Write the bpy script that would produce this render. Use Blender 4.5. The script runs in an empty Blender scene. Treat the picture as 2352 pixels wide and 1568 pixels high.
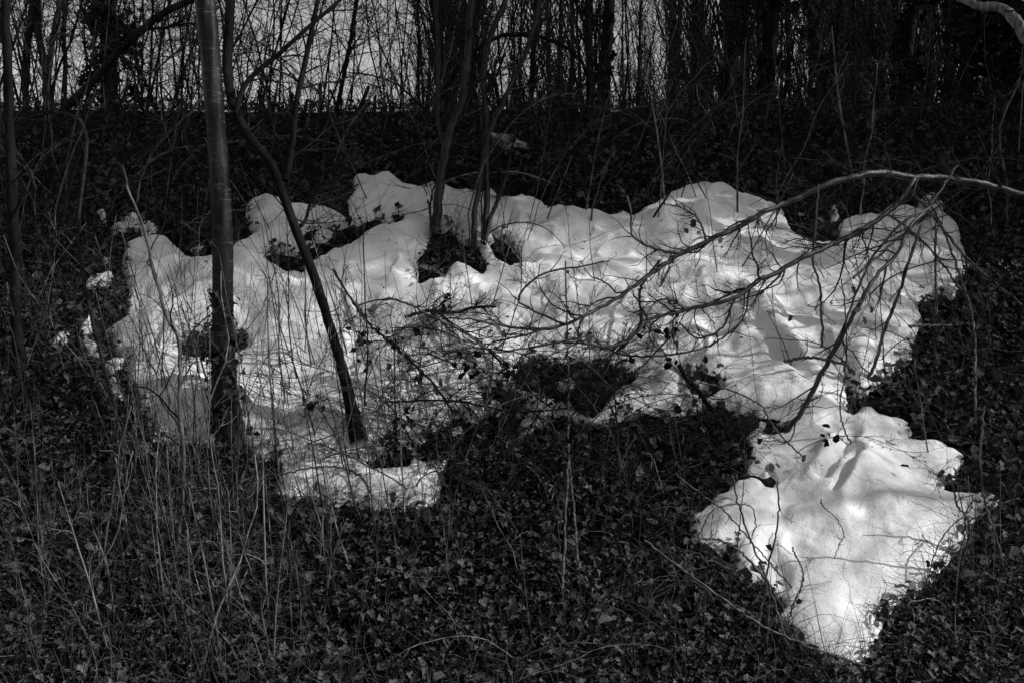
import bpy, math, random
import numpy as np
from mathutils import Vector

# ------------------------------------------------------------------ camera, world, sun
S = bpy.context.scene
C = S.collection
HF = math.radians(50.0); PITCH = math.radians(-5.0)
cam_d = bpy.data.cameras.new('camera'); cam = bpy.data.objects.new('camera', cam_d); C.objects.link(cam)
cam_d.sensor_width = 36; cam_d.lens = 18 / math.tan(HF / 2); cam_d.clip_end = 2000; cam_d.clip_start = 0.05
cam.location = (0, 0, 0); cam.rotation_euler = (math.pi / 2 + PITCH, 0, 0)
S.camera = cam
SUN_EL = math.radians(38); SUN_AZ = math.radians(98)      # azimuth clockwise from +Y
sdir = np.array([math.sin(SUN_AZ) * math.cos(SUN_EL), math.cos(SUN_AZ) * math.cos(SUN_EL), math.sin(SUN_EL)])
w = bpy.data.worlds.new('World'); S.world = w; w.use_nodes = True
nt = w.node_tree; nt.nodes.clear()
sky = nt.nodes.new('ShaderNodeTexSky'); sky.sky_type = 'NISHITA'; sky.sun_disc = False
sky.sun_elevation = SUN_EL; sky.sun_rotation = SUN_AZ
bw = nt.nodes.new('ShaderNodeRGBToBW'); bg = nt.nodes.new('ShaderNodeBackground'); wo = nt.nodes.new('ShaderNodeOutputWorld')
nt.links.new(sky.outputs[0], bw.inputs[0]); nt.links.new(bw.outputs[0], bg.inputs[0]); nt.links.new(bg.outputs[0], wo.inputs[0])
bg.inputs[1].default_value = 0.118
sl = bpy.data.lights.new('sun', 'SUN'); sl.energy = 4.05; sl.angle = math.radians(0.53); sl.color = (1, 1, 1)
so = bpy.data.objects.new('sun', sl); C.objects.link(so)
so.rotation_euler = Vector(tuple(sdir)).to_track_quat('Z', 'Y').to_euler()
S.view_settings.view_transform = 'Standard'; S.view_settings.look = 'None'
S.view_settings.exposure = 0.2; S.view_settings.gamma = 1; S.view_settings.use_curve_mapping = False
S.cycles.max_bounces = 5; S.cycles.diffuse_bounces = 3; S.cycles.glossy_bounces = 2

# ------------------------------------------------------------------ noise and terrain
_r = np.random.RandomState(7); _T = _r.rand(256, 256)
def vn(x, y):
    x = np.asarray(x, float); y = np.asarray(y, float)
    xi = np.floor(x).astype(int); yi = np.floor(y).astype(int); fx = x - xi; fy = y - yi
    fx = fx * fx * fx * (fx * (fx * 6 - 15) + 10); fy = fy * fy * fy * (fy * (fy * 6 - 15) + 10)
    a = _T[xi % 256, yi % 256]; b = _T[(xi + 1) % 256, yi % 256]; c = _T[xi % 256, (yi + 1) % 256]; d = _T[(xi + 1) % 256, (yi + 1) % 256]
    return ((a * (1 - fx) + b * fx) * (1 - fy) + (c * (1 - fx) + d * fx) * fy) * 2 - 1
def fbm(x, y, f, o=3):
    s = 0; a = 1.0; tot = 0
    for k in range(o):
        s = s + a * vn(np.asarray(x) * f + 17.3 * k + 40, np.asarray(y) * f + 9.1 * k + 40); tot += a; a *= .5; f *= 2.03
    return s / tot
_ty = np.arange(-80, 420, .05)
_tz = np.interp(_ty, [-80, 3, 4.6, 5.5, 6.6, 9.0, 10.7, 11.45, 12.2, 14, 30, 420], [-2.6, -2.6, -2.5, -2.27, -1.66, -.08, .98, 1.40, 1.42, 1.30, 1.3, 1.3])
_k = np.exp(-.5 * (np.arange(-14, 15) * .05 / .22) ** 2); _k /= _k.sum()
_tzs = np.convolve(_tz, _k, 'same'); _tzs[:20] = _tz[:20]; _tzs[-20:] = _tz[-20:]
def H(x, y):
    x = np.asarray(x, float); y = np.asarray(y, float)
    z = np.interp(y, _ty, _tzs)
    m = np.clip((13 - np.abs(y - 8)) / 10, 0, 1) * np.clip((12.2 - y) / 2.0, .12, 1)
    return z + m * (.10 * fbm(x, y, .45, 2) + .035 * fbm(x + 5, y, 2.1, 2))
W0, H0 = 2352.0, 1568.0; PX = W0 / (2 * math.tan(HF / 2))   # pixels per unit tangent
def ray(u, v):
    X = (u - W0 / 2) / PX; Z = -(v - H0 / 2) / PX
    c, s = math.cos(PITCH), math.sin(PITCH)
    return np.array([X, c - s * Z, s + c * Z])
def at(u, v, Y):
    r = ray(u, v); return r * (Y / r[1])
_my = np.arange(4.2, 13.5, .006)
def G(u, v, lift=0.0):
    r = ray(u, v); k = _my / r[1]
    f = k * r[2] - (H(k * r[0], _my) + lift)
    i = np.where(f < 0)[0]
    i = i[0] if len(i) else len(_my) - 1
    return np.array([k[i] * r[0], _my[i], k[i] * r[2]])

# ------------------------------------------------------------------ mesh builders
class Acc:
    def __init__(s): s.v = []; s.q = []; s.t = []; s.n = 0
    def tube(s, pts, rad, k=5, cap=True, rough=0):
        pts = np.asarray(pts, float); rad = np.asarray(rad, float) * np.ones(len(pts)); n = len(pts)
        tg = np.gradient(pts, axis=0); tg /= (np.linalg.norm(tg, axis=1, keepdims=True) + 1e-9)
        m = np.abs(tg.mean(0)); ref = np.zeros(3); ref[int(np.argmin(m))] = 1
        a = np.cross(tg, ref); a /= (np.linalg.norm(a, axis=1, keepdims=True) + 1e-9); b = np.cross(tg, a)
        th = np.arange(k) * 2 * math.pi / k
        rd = rad[:, None, None] * np.ones((n, k, 1))
        if rough:
            L_ = np.concatenate([[0], np.cumsum(np.linalg.norm(np.diff(pts, axis=0), axis=1))])
            ca, sa = np.cos(th)[None], np.sin(th)[None]; q = L_[:, None]
            rd = rd * (1 + rough * (fbm(ca * 1.7 + q * 3, sa * 1.7 + q * 2.2 + 9, 1.0, 3) + .6 * fbm(ca * 4 + q * 9, sa * 4 + 3, 1.3, 2)))[..., None]
        V = pts[:, None] + rd * (np.cos(th)[None, :, None] * a[:, None] + np.sin(th)[None, :, None] * b[:, None])
        s.v.append(V.reshape(-1, 3))
        i = np.arange(n - 1)[:, None] * k; j = np.arange(k)[None]; j2 = (j + 1) % k
        s.q.append((np.stack([i + j, i + j2, i + k + j2, i + k + j], -1).reshape(-1, 4)) + s.n)
        if cap:
            s.v.append(pts[-1:] + tg[-1:] * rad[-1] * .5)
            o = (n - 1) * k
            s.t.append(np.stack([np.arange(k) + o, (np.arange(k) + 1) % k + o, np.full(k, n * k)], -1) + s.n); s.n += 1
        s.n += n * k
    def tris(s, V, T): s.v.append(np.asarray(V, float)); s.t.append(np.asarray(T) + s.n); s.n += len(V)
    def quads(s, V, Q): s.v.append(np.asarray(V, float)); s.q.append(np.asarray(Q) + s.n); s.n += len(V)
    def build(s, name, mat, parent=None, smooth=True, loc=None):
        if not s.v: return None
        V = np.concatenate(s.v)
        if loc is not None: V = V - np.asarray(loc)
        nq = sum(len(q) for q in s.q); ntr = sum(len(t) for t in s.t)
        L = np.concatenate([q.ravel() for q in s.q] + [t.ravel() for t in s.t]).astype(np.int32)
        st = np.concatenate([np.arange(nq) * 4, nq * 4 + np.arange(ntr) * 3]).astype(np.int32)
        me = bpy.data.meshes.new(name); me.vertices.add(len(V)); me.vertices.foreach_set('co', V.astype(np.float32).ravel())
        me.loops.add(len(L)); me.loops.foreach_set('vertex_index', L)
        me.polygons.add(nq + ntr); me.polygons.foreach_set('loop_start', st)
        if smooth: me.polygons.foreach_set('use_smooth', np.ones(nq + ntr, bool))
        me.update(calc_edges=True); me.validate()
        me.materials.append(mat)
        o = bpy.data.objects.new(name, me); C.objects.link(o)
        if parent: o.parent = parent
        return o
def tag(o, label=None, cat=None, group=None, kind=None):
    if label: o['label'] = label
    if cat: o['category'] = cat
    if group: o['group'] = group
    if kind: o['kind'] = kind
    return o
def empty(name, loc, label, cat, group=None):
    e = bpy.data.objects.new(name, None); C.objects.link(e); e.location = tuple(loc); e.empty_display_size = .2
    return tag(e, label, cat, group)
def dup(root, loc, rz, sc, label, group):
    r = root.copy(); C.objects.link(r); r.location = tuple(loc); r.rotation_euler = (0, 0, rz); r.scale = sc if hasattr(sc, '__len__') else (sc,) * 3
    r['label'] = label; r['group'] = group
    for ch in list(root.children):
        c = ch.copy(); C.objects.link(c); c.parent = r
        for g in list(ch.children):
            d = g.copy(); C.objects.link(d); d.parent = c
    return r

# ------------------------------------------------------------------ materials (black and white place)
def mat(name, lo, hi, scale=8, rough=.8, island=False, stretch=(1, 1, 1), bump=0, bscale=60, detail=4, contrast=(.35, .65), spec=.12):
    m = bpy.data.materials.new(name); m.use_nodes = True; n = m.node_tree; P = n.nodes['Principled BSDF']
    tc = n.nodes.new('ShaderNodeTexCoord'); mp = n.nodes.new('ShaderNodeMapping'); mp.inputs['Scale'].default_value = stretch
    n.links.new(tc.outputs['Object'], mp.inputs[0])
    tx = n.nodes.new('ShaderNodeTexNoise'); tx.inputs['Scale'].default_value = scale; tx.inputs['Detail'].default_value = detail
    n.links.new(mp.outputs[0], tx.inputs[0])
    src = tx.outputs[0]
    if island:
        ge = n.nodes.new('ShaderNodeNewGeometry'); mx = n.nodes.new('ShaderNodeMath'); mx.operation = 'MULTIPLY_ADD'
        n.links.new(ge.outputs['Random Per Island'], mx.inputs[0]); mx.inputs[1].default_value = .5
        mb = n.nodes.new('ShaderNodeMath'); mb.operation = 'MULTIPLY'; mb.inputs[1].default_value = .5
        n.links.new(tx.outputs[0], mb.inputs[0]); n.links.new(mb.outputs[0], mx.inputs[2]); src = mx.outputs[0]
    mr = n.nodes.new('ShaderNodeMapRange'); mr.inputs[1].default_value = contrast[0]; mr.inputs[2].default_value = contrast[1]
    mr.inputs[3].default_value = lo; mr.inputs[4].default_value = hi
    n.links.new(src, mr.inputs[0]); n.links.new(mr.outputs[0], P.inputs['Base Color'])
    P.inputs['Roughness'].default_value = rough; P.inputs['Specular IOR Level'].default_value = spec
    if bump:
        b = n.nodes.new('ShaderNodeTexNoise'); b.inputs['Scale'].default_value = bscale; b.inputs['Detail'].default_value = 6
        n.links.new(mp.outputs[0], b.inputs[0]); bn = n.nodes.new('ShaderNodeBump'); bn.inputs['Strength'].default_value = bump; bn.inputs['Distance'].default_value = .01
        n.links.new(b.outputs[0], bn.inputs['Height']); n.links.new(bn.outputs[0], P.inputs['Normal'])
    return m
M = {}
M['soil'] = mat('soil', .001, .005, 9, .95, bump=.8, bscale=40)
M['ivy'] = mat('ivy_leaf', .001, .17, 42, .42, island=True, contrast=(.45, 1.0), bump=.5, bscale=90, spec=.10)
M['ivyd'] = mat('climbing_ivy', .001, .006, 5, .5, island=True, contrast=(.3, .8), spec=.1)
M['deadleaf'] = mat('dead_leaf', .006, .13, 30, .7, island=True, contrast=(.2, .9), bump=.6, bscale=120)
M['straw'] = mat('straw', .008, .38, 6, .6, island=True, contrast=(.35, 1.0))
M['stem'] = mat('stem_bark', .02, .14, 30, .6, contrast=(.35, .65), bump=.5, bscale=150, stretch=(1, 1, .25))
M['straws'] = mat('pale_stem_bark', .05, .24, 30, .6, contrast=(.35, .65), stretch=(1, 1, .25))
M['stalk'] = mat('dead_stalk', .004, .19, 20, .6, island=True, contrast=(.35, 1.0))
M['twig'] = mat('twig_bark', .004, .022, 18, .6, contrast=(.35, .65), bump=.4, bscale=120)
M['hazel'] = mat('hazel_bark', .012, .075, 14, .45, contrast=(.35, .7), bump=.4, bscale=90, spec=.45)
M['hazeld'] = mat('shaded_hazel_bark', .003, .028, 14, .5, contrast=(.4, .75), bump=.4, bscale=90, spec=.35)  # darker copy of the hazel bark, shade put into its colour
M['dark'] = mat('dark_bark', .002, .010, 9, .85, bump=.8, bscale=40, stretch=(1, 1, .3))
M['grey'] = mat('grey_bark', .003, .028, 7, .8, bump=.8, bscale=40, stretch=(1, 1, .35))
M['far'] = mat('poplar_bark', .003, .016, 1.5, .9, stretch=(1, 1, .3))
M['fartwig'] = mat('poplar_twig', .003, .010, 1, .9)
M['rag'] = mat('pale_rag', .2, .5, 14, .8, bump=.5, bscale=40)
def snow_mat():
    m = bpy.data.materials.new('snow'); m.use_nodes = True; n = m.node_tree; P = n.nodes['Principled BSDF']
    tc = n.nodes.new('ShaderNodeTexCoord')
    a = n.nodes.new('ShaderNodeTexNoise'); a.inputs['Scale'].default_value = 3.2; a.inputs['Detail'].default_value = 6; n.links.new(tc.outputs['Object'], a.inputs[0])
    r1 = n.nodes.new('ShaderNodeMapRange'); r1.inputs[1].default_value = .3; r1.inputs[2].default_value = .62; r1.inputs[3].default_value = .62; r1.inputs[4].default_value = .80
    n.links.new(a.outputs[0], r1.inputs[0])
    b = n.nodes.new('ShaderNodeTexNoise'); b.inputs['Scale'].default_value = 62; b.inputs['Detail'].default_value = 3; n.links.new(tc.outputs['Object'], b.inputs[0])
    r2 = n.nodes.new('ShaderNodeMapRange'); r2.inputs[1].default_value = .67; r2.inputs[2].default_value = .73; r2.inputs[3].default_value = 1; r2.inputs[4].default_value = .3
    n.links.new(b.outputs[0], r2.inputs[0])
    mu = n.nodes.new('ShaderNodeMath'); mu.operation = 'MULTIPLY'; n.links.new(r1.outputs[0], mu.inputs[0]); n.links.new(r2.outputs[0], mu.inputs[1])
    n.links.new(mu.outputs[0], P.inputs['Base Color']); P.inputs['Roughness'].default_value = .65; P.inputs['Specular IOR Level'].default_value = .25
    P.inputs['Subsurface Weight'].default_value = .25; P.inputs['Subsurface Radius'].default_value = (1, 1, 1); P.inputs['Subsurface Scale'].default_value = .012
    c = n.nodes.new('ShaderNodeTexNoise'); c.inputs['Scale'].default_value = 95; c.inputs['Detail'].default_value = 5; n.links.new(tc.outputs['Object'], c.inputs[0])
    d = n.nodes.new('ShaderNodeTexNoise'); d.inputs['Scale'].default_value = 14; d.inputs['Detail'].default_value = 4; n.links.new(tc.outputs['Object'], d.inputs[0])
    b1 = n.nodes.new('ShaderNodeBump'); b1.inputs['Strength'].default_value = .7; b1.inputs['Distance'].default_value = .006; n.links.new(c.outputs[0], b1.inputs['Height'])
    b2 = n.nodes.new('ShaderNodeBump'); b2.inputs['Strength'].default_value = .5; b2.inputs['Distance'].default_value = .02; n.links.new(d.outputs[0], b2.inputs['Height']); n.links.new(b1.outputs[0], b2.inputs['Normal'])
    n.links.new(b2.outputs[0], P.inputs['Normal'])
    return m
M['snow'] = snow_mat()
def cherry_mat():
    m = mat('cherry_bark', .0015, .013, 6, .5, bump=.5, bscale=30, stretch=(1, 1, .5), spec=.25); n = m.node_tree; P = n.nodes['Principled BSDF']
    tc = n.nodes.new('ShaderNodeTexCoord'); mp = n.nodes.new('ShaderNodeMapping'); mp.inputs['Scale'].default_value = (9, 9, 95); n.links.new(tc.outputs['Object'], mp.inputs[0])
    t = n.nodes.new('ShaderNodeTexNoise'); t.inputs['Scale'].default_value = 1; t.inputs['Detail'].default_value = 2; n.links.new(mp.outputs[0], t.inputs[0])
    r = n.nodes.new('ShaderNodeMapRange'); r.inputs[1].default_value = .63; r.inputs[2].default_value = .71; n.links.new(t.outputs[0], r.inputs[0])
    old = P.inputs['Base Color'].links[0].from_socket
    mx = n.nodes.new('ShaderNodeMix'); mx.data_type = 'FLOAT'; n.links.new(r.outputs[0], mx.inputs[0]); n.links.new(old, mx.inputs[2]); mx.inputs[3].default_value = .075
    n.links.new(mx.outputs[0], P.inputs['Base Color'])
    return m
M['cherry'] = cherry_mat()

# ------------------------------------------------------------------ ground
xs = np.unique(np.concatenate([np.linspace(-300, -12, 30), np.arange(-12, 12.01, .06), np.linspace(12, 300, 30)]))
ys = np.unique(np.concatenate([np.linspace(-80, 4, 30), np.arange(4, 14, .05), np.linspace(14, 400, 50)]))
X, Y = np.meshgrid(xs, ys); Z = H(X, Y)
near = (np.abs(X) < 9) & (Y > 4.5) & (Y < 12.5)
Z = Z + np.where(near, .015 * fbm(X, Y, 9, 2), 0)
nx, ny = len(xs), len(ys)
idx = (np.arange(ny - 1)[:, None] * nx + np.arange(nx - 1)[None]).ravel()
a = Acc(); a.quads(np.stack([X, Y, Z], -1).reshape(-1, 3), np.stack([idx, idx + 1, idx + nx + 1, idx + nx], -1))
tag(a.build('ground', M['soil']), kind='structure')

# ------------------------------------------------------------------ snow: traced outlines laid on the bank
OUT = [(290,545),(330,525),(375,525),(400,548),(425,572),(460,582),(490,600),(535,560),(560,540),(590,525),(580,505),(566,470),(580,442),(610,432),(640,437),(662,460),(700,458),(740,466),(778,480),(795,492),
(812,470),(803,442),(822,425),(815,402),(840,390),(870,402),(900,396),(920,405),(935,422),(960,420),(990,410),(1022,412),(1060,432),(1095,440),(1125,425),(1145,440),(1170,450),(1200,437),(1240,448),(1270,468),(1310,460),(1345,474),(1370,470),(1400,479),(1430,472),(1460,480),(1500,456),(1540,430),(1575,410),(1612,402),(1655,410),(1675,425),(1705,442),(1740,447),(1770,455),(1790,470),(1803,492),(1815,517),(1840,533),(1870,547),(1895,552),(1920,540),(1935,505),(1970,483),(2010,492),(2030,472),(2060,456),(2080,472),(2110,482),(2150,476),(2180,492),(2200,522),(2215,560),(2225,592),(2205,622),(2182,642),(2150,662),(2120,665),(2105,682),(2112,712),(2100,740),(2097,770),(2085,800),(2062,820),(2040,847),(2010,865),(1988,885),(1972,887),(1960,867),(1945,852),
(1933,870),(1938,900),(1943,940),(1960,948),(1978,925),(2000,920),(2020,935),(2050,940),(2080,950),(2090,967),(2080,986),(2110,990),(2150,1000),(2190,1013),(2210,1025),(2190,1060),(2162,1085),(2150,1100),(2180,1115),(2220,1120),(2250,1122),(2270,1113),(2292,1127),(2280,1137),(2240,1152),(2218,1190),(2210,1225),(2180,1242),(2150,1290),(2130,1310),(2100,1330),(2060,1355),(2020,1395),(2010,1425),(2020,1440),(2005,1465),(1990,1490),(1960,1512),(1930,1500),(1900,1480),(1860,1455),(1820,1412),(1800,1390),(1810,1370),(1790,1340),(1760,1330),(1720,1305),(1695,1285),(1702,1260),(1690,1237),(1650,1247),(1610,1225),(1592,1190),(1600,1165),(1640,1140),(1680,1100),(1700,1080),(1730,1078),(1750,1092),(1765,1106),(1785,1112),(1800,1085),(1780,1062),(1755,1070),(1725,1052),(1735,1020),(1722,985),(1740,972),(1775,982),(1805,975),(1822,955),
(1800,948),(1765,944),(1750,962),(1736,936),(1700,926),(1650,915),(1620,913),(1590,918),(1563,945),(1545,950),(1520,935),(1480,920),(1450,932),(1400,950),(1360,953),(1310,935),(1280,925),(1250,943),(1225,965),(1200,988),(1208,960),(1228,938),(1205,915),(1215,893),(1190,885),(1140,872),(1100,882),(1112,930),(1085,965),(1055,932),(1000,960),(975,985),(955,1008),(950,1040),(1022,1040),(1010,1080),(1000,1120),(960,1142),(920,1130),(880,1137),(850,1125),(800,1120),(760,1135),(720,1120),(680,1125),(640,1110),(645,1062),(638,1040),(655,1020),(620,1008),(580,1000),(560,985),(500,1002),(440,1000),(385,992),(355,985),(342,930),(312,880),(300,830),(282,790),(245,742),(290,720),(300,660),(290,600)]
HOLES = [[(690,540),(705,518),(760,510),(820,505),(870,488),(882,505),(850,516),(820,532),(790,546),(760,556),(720,576),(700,562)],
[(960,632),(962,585),(985,545),(1000,525),(1032,512),(1062,545),(1100,555),(1116,588),(1110,604),(1080,596),(1050,585),(1022,608),(1000,640),(978,642)],
[(1125,520),(1155,535),(1175,560),(1192,580),(1172,592),(1142,565),(1120,540)],
[(412,777),(440,762),(485,742),(560,752),(556,782),(500,797),(430,799)],
[(612,570),(640,564),(692,578),(692,600),(650,602),(625,592)],
[(1190,845),(1195,818),(1240,811),(1300,820),(1380,826),(1440,840),(1452,856),(1405,890),(1382,920),(1360,936),(1330,925),(1290,900),(1240,885),(1196,872)],
[(1580,852),(1600,836),(1650,840),(1656,868),(1630,886),(1590,880)],
[(850,1040),(880,1022),(940,1025),(932,1040),(870,1050)],
[(905,478),(925,480),(922,492),(908,490)], [(545,500),(560,505),(556,530),(540,530)]]
ISLES = [[(215,478),(238,468),(248,485),(228,494)], [(182,722),(206,700),(216,728),(206,755),(234,790),(225,812),(200,800),(186,765)], [(238,860),(262,850),(285,880),(280,905),(252,895)],
[(235,570),(255,573),(250,590),(236,588)], [(1905,480),(1925,470),(1930,490),(1912,497)]]
def sdf(poly, x, y):                     # positive inside
    P = np.asarray(poly); Q = np.roll(P, -1, 0); shp = x.shape; x = x.ravel(); y = y.ravel()
    d2 = np.full(x.shape, 1e9); ins = np.zeros(x.shape, bool)
    for (ax, ay), (bx, by) in zip(P, Q):
        ex, ey = bx - ax, by - ay; t = np.clip(((x - ax) * ex + (y - ay) * ey) / (ex * ex + ey * ey + 1e-12), 0, 1)
        d2 = np.minimum(d2, (x - ax - t * ex) ** 2 + (y - ay - t * ey) ** 2)
        c = ((ay > y) != (by > y)) & (x < (bx - ax) * (y - ay) / (by - ay + 1e-12) + ax); ins ^= c
    return (np.sqrt(d2) * np.where(ins, 1, -1)).reshape(shp)
gp = lambda L: [tuple(G(u, v, .075)[:2]) for u, v in L]
OUTg = gp(OUT); HOLg = [gp(h) for h in HOLES]; ISLg = [gp(h) for h in ISLES]
def warp(x, y): return x + .026 * fbm(x, y + 7, 5, 3) + .014 * fbm(x, y + 3, 15, 3), y + .028 * fbm(x + 31, y, 5, 3) + .016 * fbm(x + 11, y, 15, 3)
def snow_d(x, y, main=True):
    wx, wy = warp(x, y)
    d = sdf(OUTg, wx, wy)
    for h in HOLg: d = np.minimum(d, -sdf(h, wx, wy) - .035)
    return d + .02
# local shapes of the surface: u, v, radius (px across, px up), height (m)
FEAT = [(1905,1000,20,30,.02),(1990,1040,25,60,.03),(1830,1120,30,14,-.05),(1870,1200,50,30,-.05),(700,840,75,55,-.10),(640,790,50,30,.05),(745,930,80,22,.05),(450,690,60,60,.06),(340,760,60,40,.05),(1980,1150,25,20,-.05),(2095,1180,70,60,.04),
(1985,842,30,26,.10),(1900,870,40,50,-.05),(1730,700,60,30,.08),(1790,740,90,25,.07),(1700,800,60,40,-.10),(1600,760,50,30,.05),(1180,610,40,30,.08),(1030,660,60,22,.07),(900,640,60,30,.05),(1060,700,50,20,-.05),
(2070,650,18,60,.05),(2000,680,60,12,-.05),(1460,620,120,20,.05),(1500,540,140,16,-.05),(1620,500,120,16,.05),(1000,450,80,14,.04),(1680,1170,50,35,.05),(1820,1220,25,60,-.05),(1980,1350,60,25,-.05),(1790,1290,20,40,-.07),(1400,900,40,30,.05),(1540,870,40,30,.06),(780,1080,120,20,.05),(420,880,60,40,.05),(600,900,50,30,.04)]
FG = []
for u, v, ru, rv, am in FEAT:
    p = G(u, v, .12); q = G(u + ru, v, .12); s = G(u, v - rv, .12); FG.append((p[0], p[1], abs(q[0] - p[0]), max(.03, abs(s[1] - p[1])), am))
GR = []
for u0, v0, u1, v1, wd, am in [(1958,980,1893,1072,11,-.085),(1974,1030,1922,1108,9,-.075),(1985,1025,1935,1130,10,.035),(1940,975,1870,1075,14,.03),(1700,705,1860,862,10,-.05),(1715,690,1880,840,12,.045),(2010,640,2110,690,9,.035),(1960,880,1905,950,12,-.04),(1600,640,1420,650,12,-.04),(1800,1130,1740,1300,12,-.04),(1840,1330,1960,1300,12,-.025)]:
    p = G(u0, v0, .12); q = G(u1, v1, .12); GR.append((p[0], p[1], q[0], q[1], wd / PX * p[1], am))
def snow_t(x, y, d, T=.13, R=.17):
    e = np.clip(d / R, 0, 1); prof = np.sqrt(1 - (1 - e) ** 2)
    wide = np.clip(d / .6, 0, 1)
    t = prof * (T + .035 * fbm(x, y, 1.3, 2)) + wide * .05
    hi = np.interp(y, [6.75, 7.4], [.16, 1])
    t = t + prof * (.09 * fbm(x, y * 1.5, 1.9, 2) * hi + .09 * (.35 - np.abs(fbm(x + 3, y * 1.3, 3.1, 2))) * hi + .02 * fbm(x, y, 8, 2) * hi + .004 * fbm(x, y, 22, 2))
    for px, py, rx, ry, am in FG:
        t = t + am * prof * np.exp(-.5 * (((x - px) / rx) ** 2 + ((y - py) / ry) ** 2) * 1.6)
    for ax, ay, bx, by, wd, am in GR:
        ex, ey = bx - ax, by - ay; f = np.clip(((x - ax) * ex + (y - ay) * ey) / (ex * ex + ey * ey), 0, 1)
        t = t + am * prof * np.exp(-.5 * ((x - ax - f * ex) ** 2 + (y - ay - f * ey) ** 2) / wd ** 2 * (1 + .5 * fbm(x, y, 9, 2)))
    t = np.maximum(t, prof * .035)
    return np.where(d > 0, t, d * 1.6)
def snow_mesh(name, x0, x1, y0, y1, st, dfun, T, R, label):
    gx = np.arange(x0, x1, st); gy = np.arange(y0, y1, st); X, Y = np.meshgrid(gx, gy); d = dfun(X, Y)
    Z = H(X, Y) + snow_t(X, Y, d, T, R); keep = d > -.05
    nx, ny = len(gx), len(gy); k = keep[:-1, :-1] & keep[1:, :-1] & keep[:-1, 1:] & keep[1:, 1:]
    i = (np.arange(ny - 1)[:, None] * nx + np.arange(nx - 1)[None])[k]
    q = np.stack([i, i + 1, i + nx + 1, i + nx], -1); used = np.unique(q); mp = np.zeros(nx * ny, int); mp[used] = np.arange(len(used))
    a = Acc(); a.quads(np.stack([X, Y, Z], -1).reshape(-1, 3)[used], mp[q])
    return tag(a.build(name, M['snow']), label, 'snow patch')
og = np.array(OUTg)
snow_mesh('snow_patch', og[:, 0].min() - .1, og[:, 0].max() + .1, og[:, 1].min() - .1, og[:, 1].max() + .15, .0125, snow_d, .08, .26, 'large melting snow patch sprawling across the ivy bank with a pointed lower tongue')
isl_lab = ['dim little snow scrap high in the left thicket', 'small ragged snow scrap among dark leaves beside the left thicket', 'lowest little snow scrap beside the left thicket', 'tiny round snow scrap above the left end of the large snow patch', 'tiny snow scrap under the arching branch by the right lobe']
for L, lab in zip(ISLg, isl_lab):
    p = np.array(L)
    snow_mesh('snow_scrap', p[:, 0].min() - .1, p[:, 0].max() + .1, p[:, 1].min() - .1, p[:, 1].max() + .1, .012, lambda x, y, L=L: sdf(L, *warp(x, y)), .06, .08, lab)
SCR = [(1085,905,14,'in the bare bay left of the melt hole'),(1135,925,12,'in the bare bay just left of the melt hole rim'),(1215,965,13,'below the left rim of the melt hole'),(1300,872,12,'inside the big melt hole'),(1045,985,14,'below the tangle on the middle of the snow'),(1475,872,12,'right of the big melt hole'),(742,532,13,'in the dark gap behind the leaning tree'),
 (705,552,10,'in the dark gap right behind the leaning tree'),(2175,655,16,'under the fan of sticks at the right end'),(1938,565,10,'in the dark notch under the arching branch'),(600,1032,12,'just below the snow between cherry and leaning tree'),(140,765,12,'farthest left in the thicket'),(262,832,16,'in the thicket below the left end of the snow'),(330,1012,11,'under the lower left corner of the snow'),
 (305,505,15,'above the left end of the snow'),(340,520,12,'above the left end of the snow beside a sapling'),(270,520,10,'above the left edge of the snow'),(2140,462,16,'on the far side of the right lobe'),(1120,545,8,'in the ivy hole at the hazel feet'),(1610,868,8,'inside the small hole left of the fallen pole'),(960,1022,10,'between the lower left lobe and the ivy'),(230,640,18,'in the shaded thicket left of the snow'),(455,560,9,'just left of the cherry trunk above the snow')]
for u, v, r_, wh in SCR:
    c_ = G(u, v, .05); rr0 = r_ / PX * c_[1]; L = [(c_[0] + rr0 * 1.5 * math.cos(t_) * (1 + .25 * math.sin(3 * t_ + u)), c_[1] + rr0 * 1.4 * math.sin(t_) * (1 + .25 * math.cos(2 * t_ + v))) for t_ in np.linspace(0, 6.28, 14)[:-1]]
    ISLg.append(L); snow_mesh('snow_scrap', c_[0] - .2, c_[0] + .2, c_[1] - .25, c_[1] + .25, .01, lambda x, y, L=L: sdf(L, *warp(x, y)) + .01, .03, .07, 'little leftover snow scrap ' + wh)
# coarse lookup of snow distance for scattering
LX = np.arange(-7, 7, .03); LY = np.arange(4.5, 12.5, .03); _gx, _gy = np.meshgrid(LX, LY); SD = snow_d(_gx, _gy)
for L in ISLg: SD = np.maximum(SD, sdf(L, _gx, _gy))
def sd_at(x, y):
    i = np.clip(((np.asarray(x) + 7) / .03).astype(int), 0, len(LX) - 1); j = np.clip(((np.asarray(y) - 4.5) / .03).astype(int), 0, len(LY) - 1); return SD[j, i]
def top(x, y):
    x = np.asarray(x, float); y = np.asarray(y, float); d = sd_at(x, y); return H(x, y) + np.where(d > .02, snow_t(x, y, d, .08, .26), 0)

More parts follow.
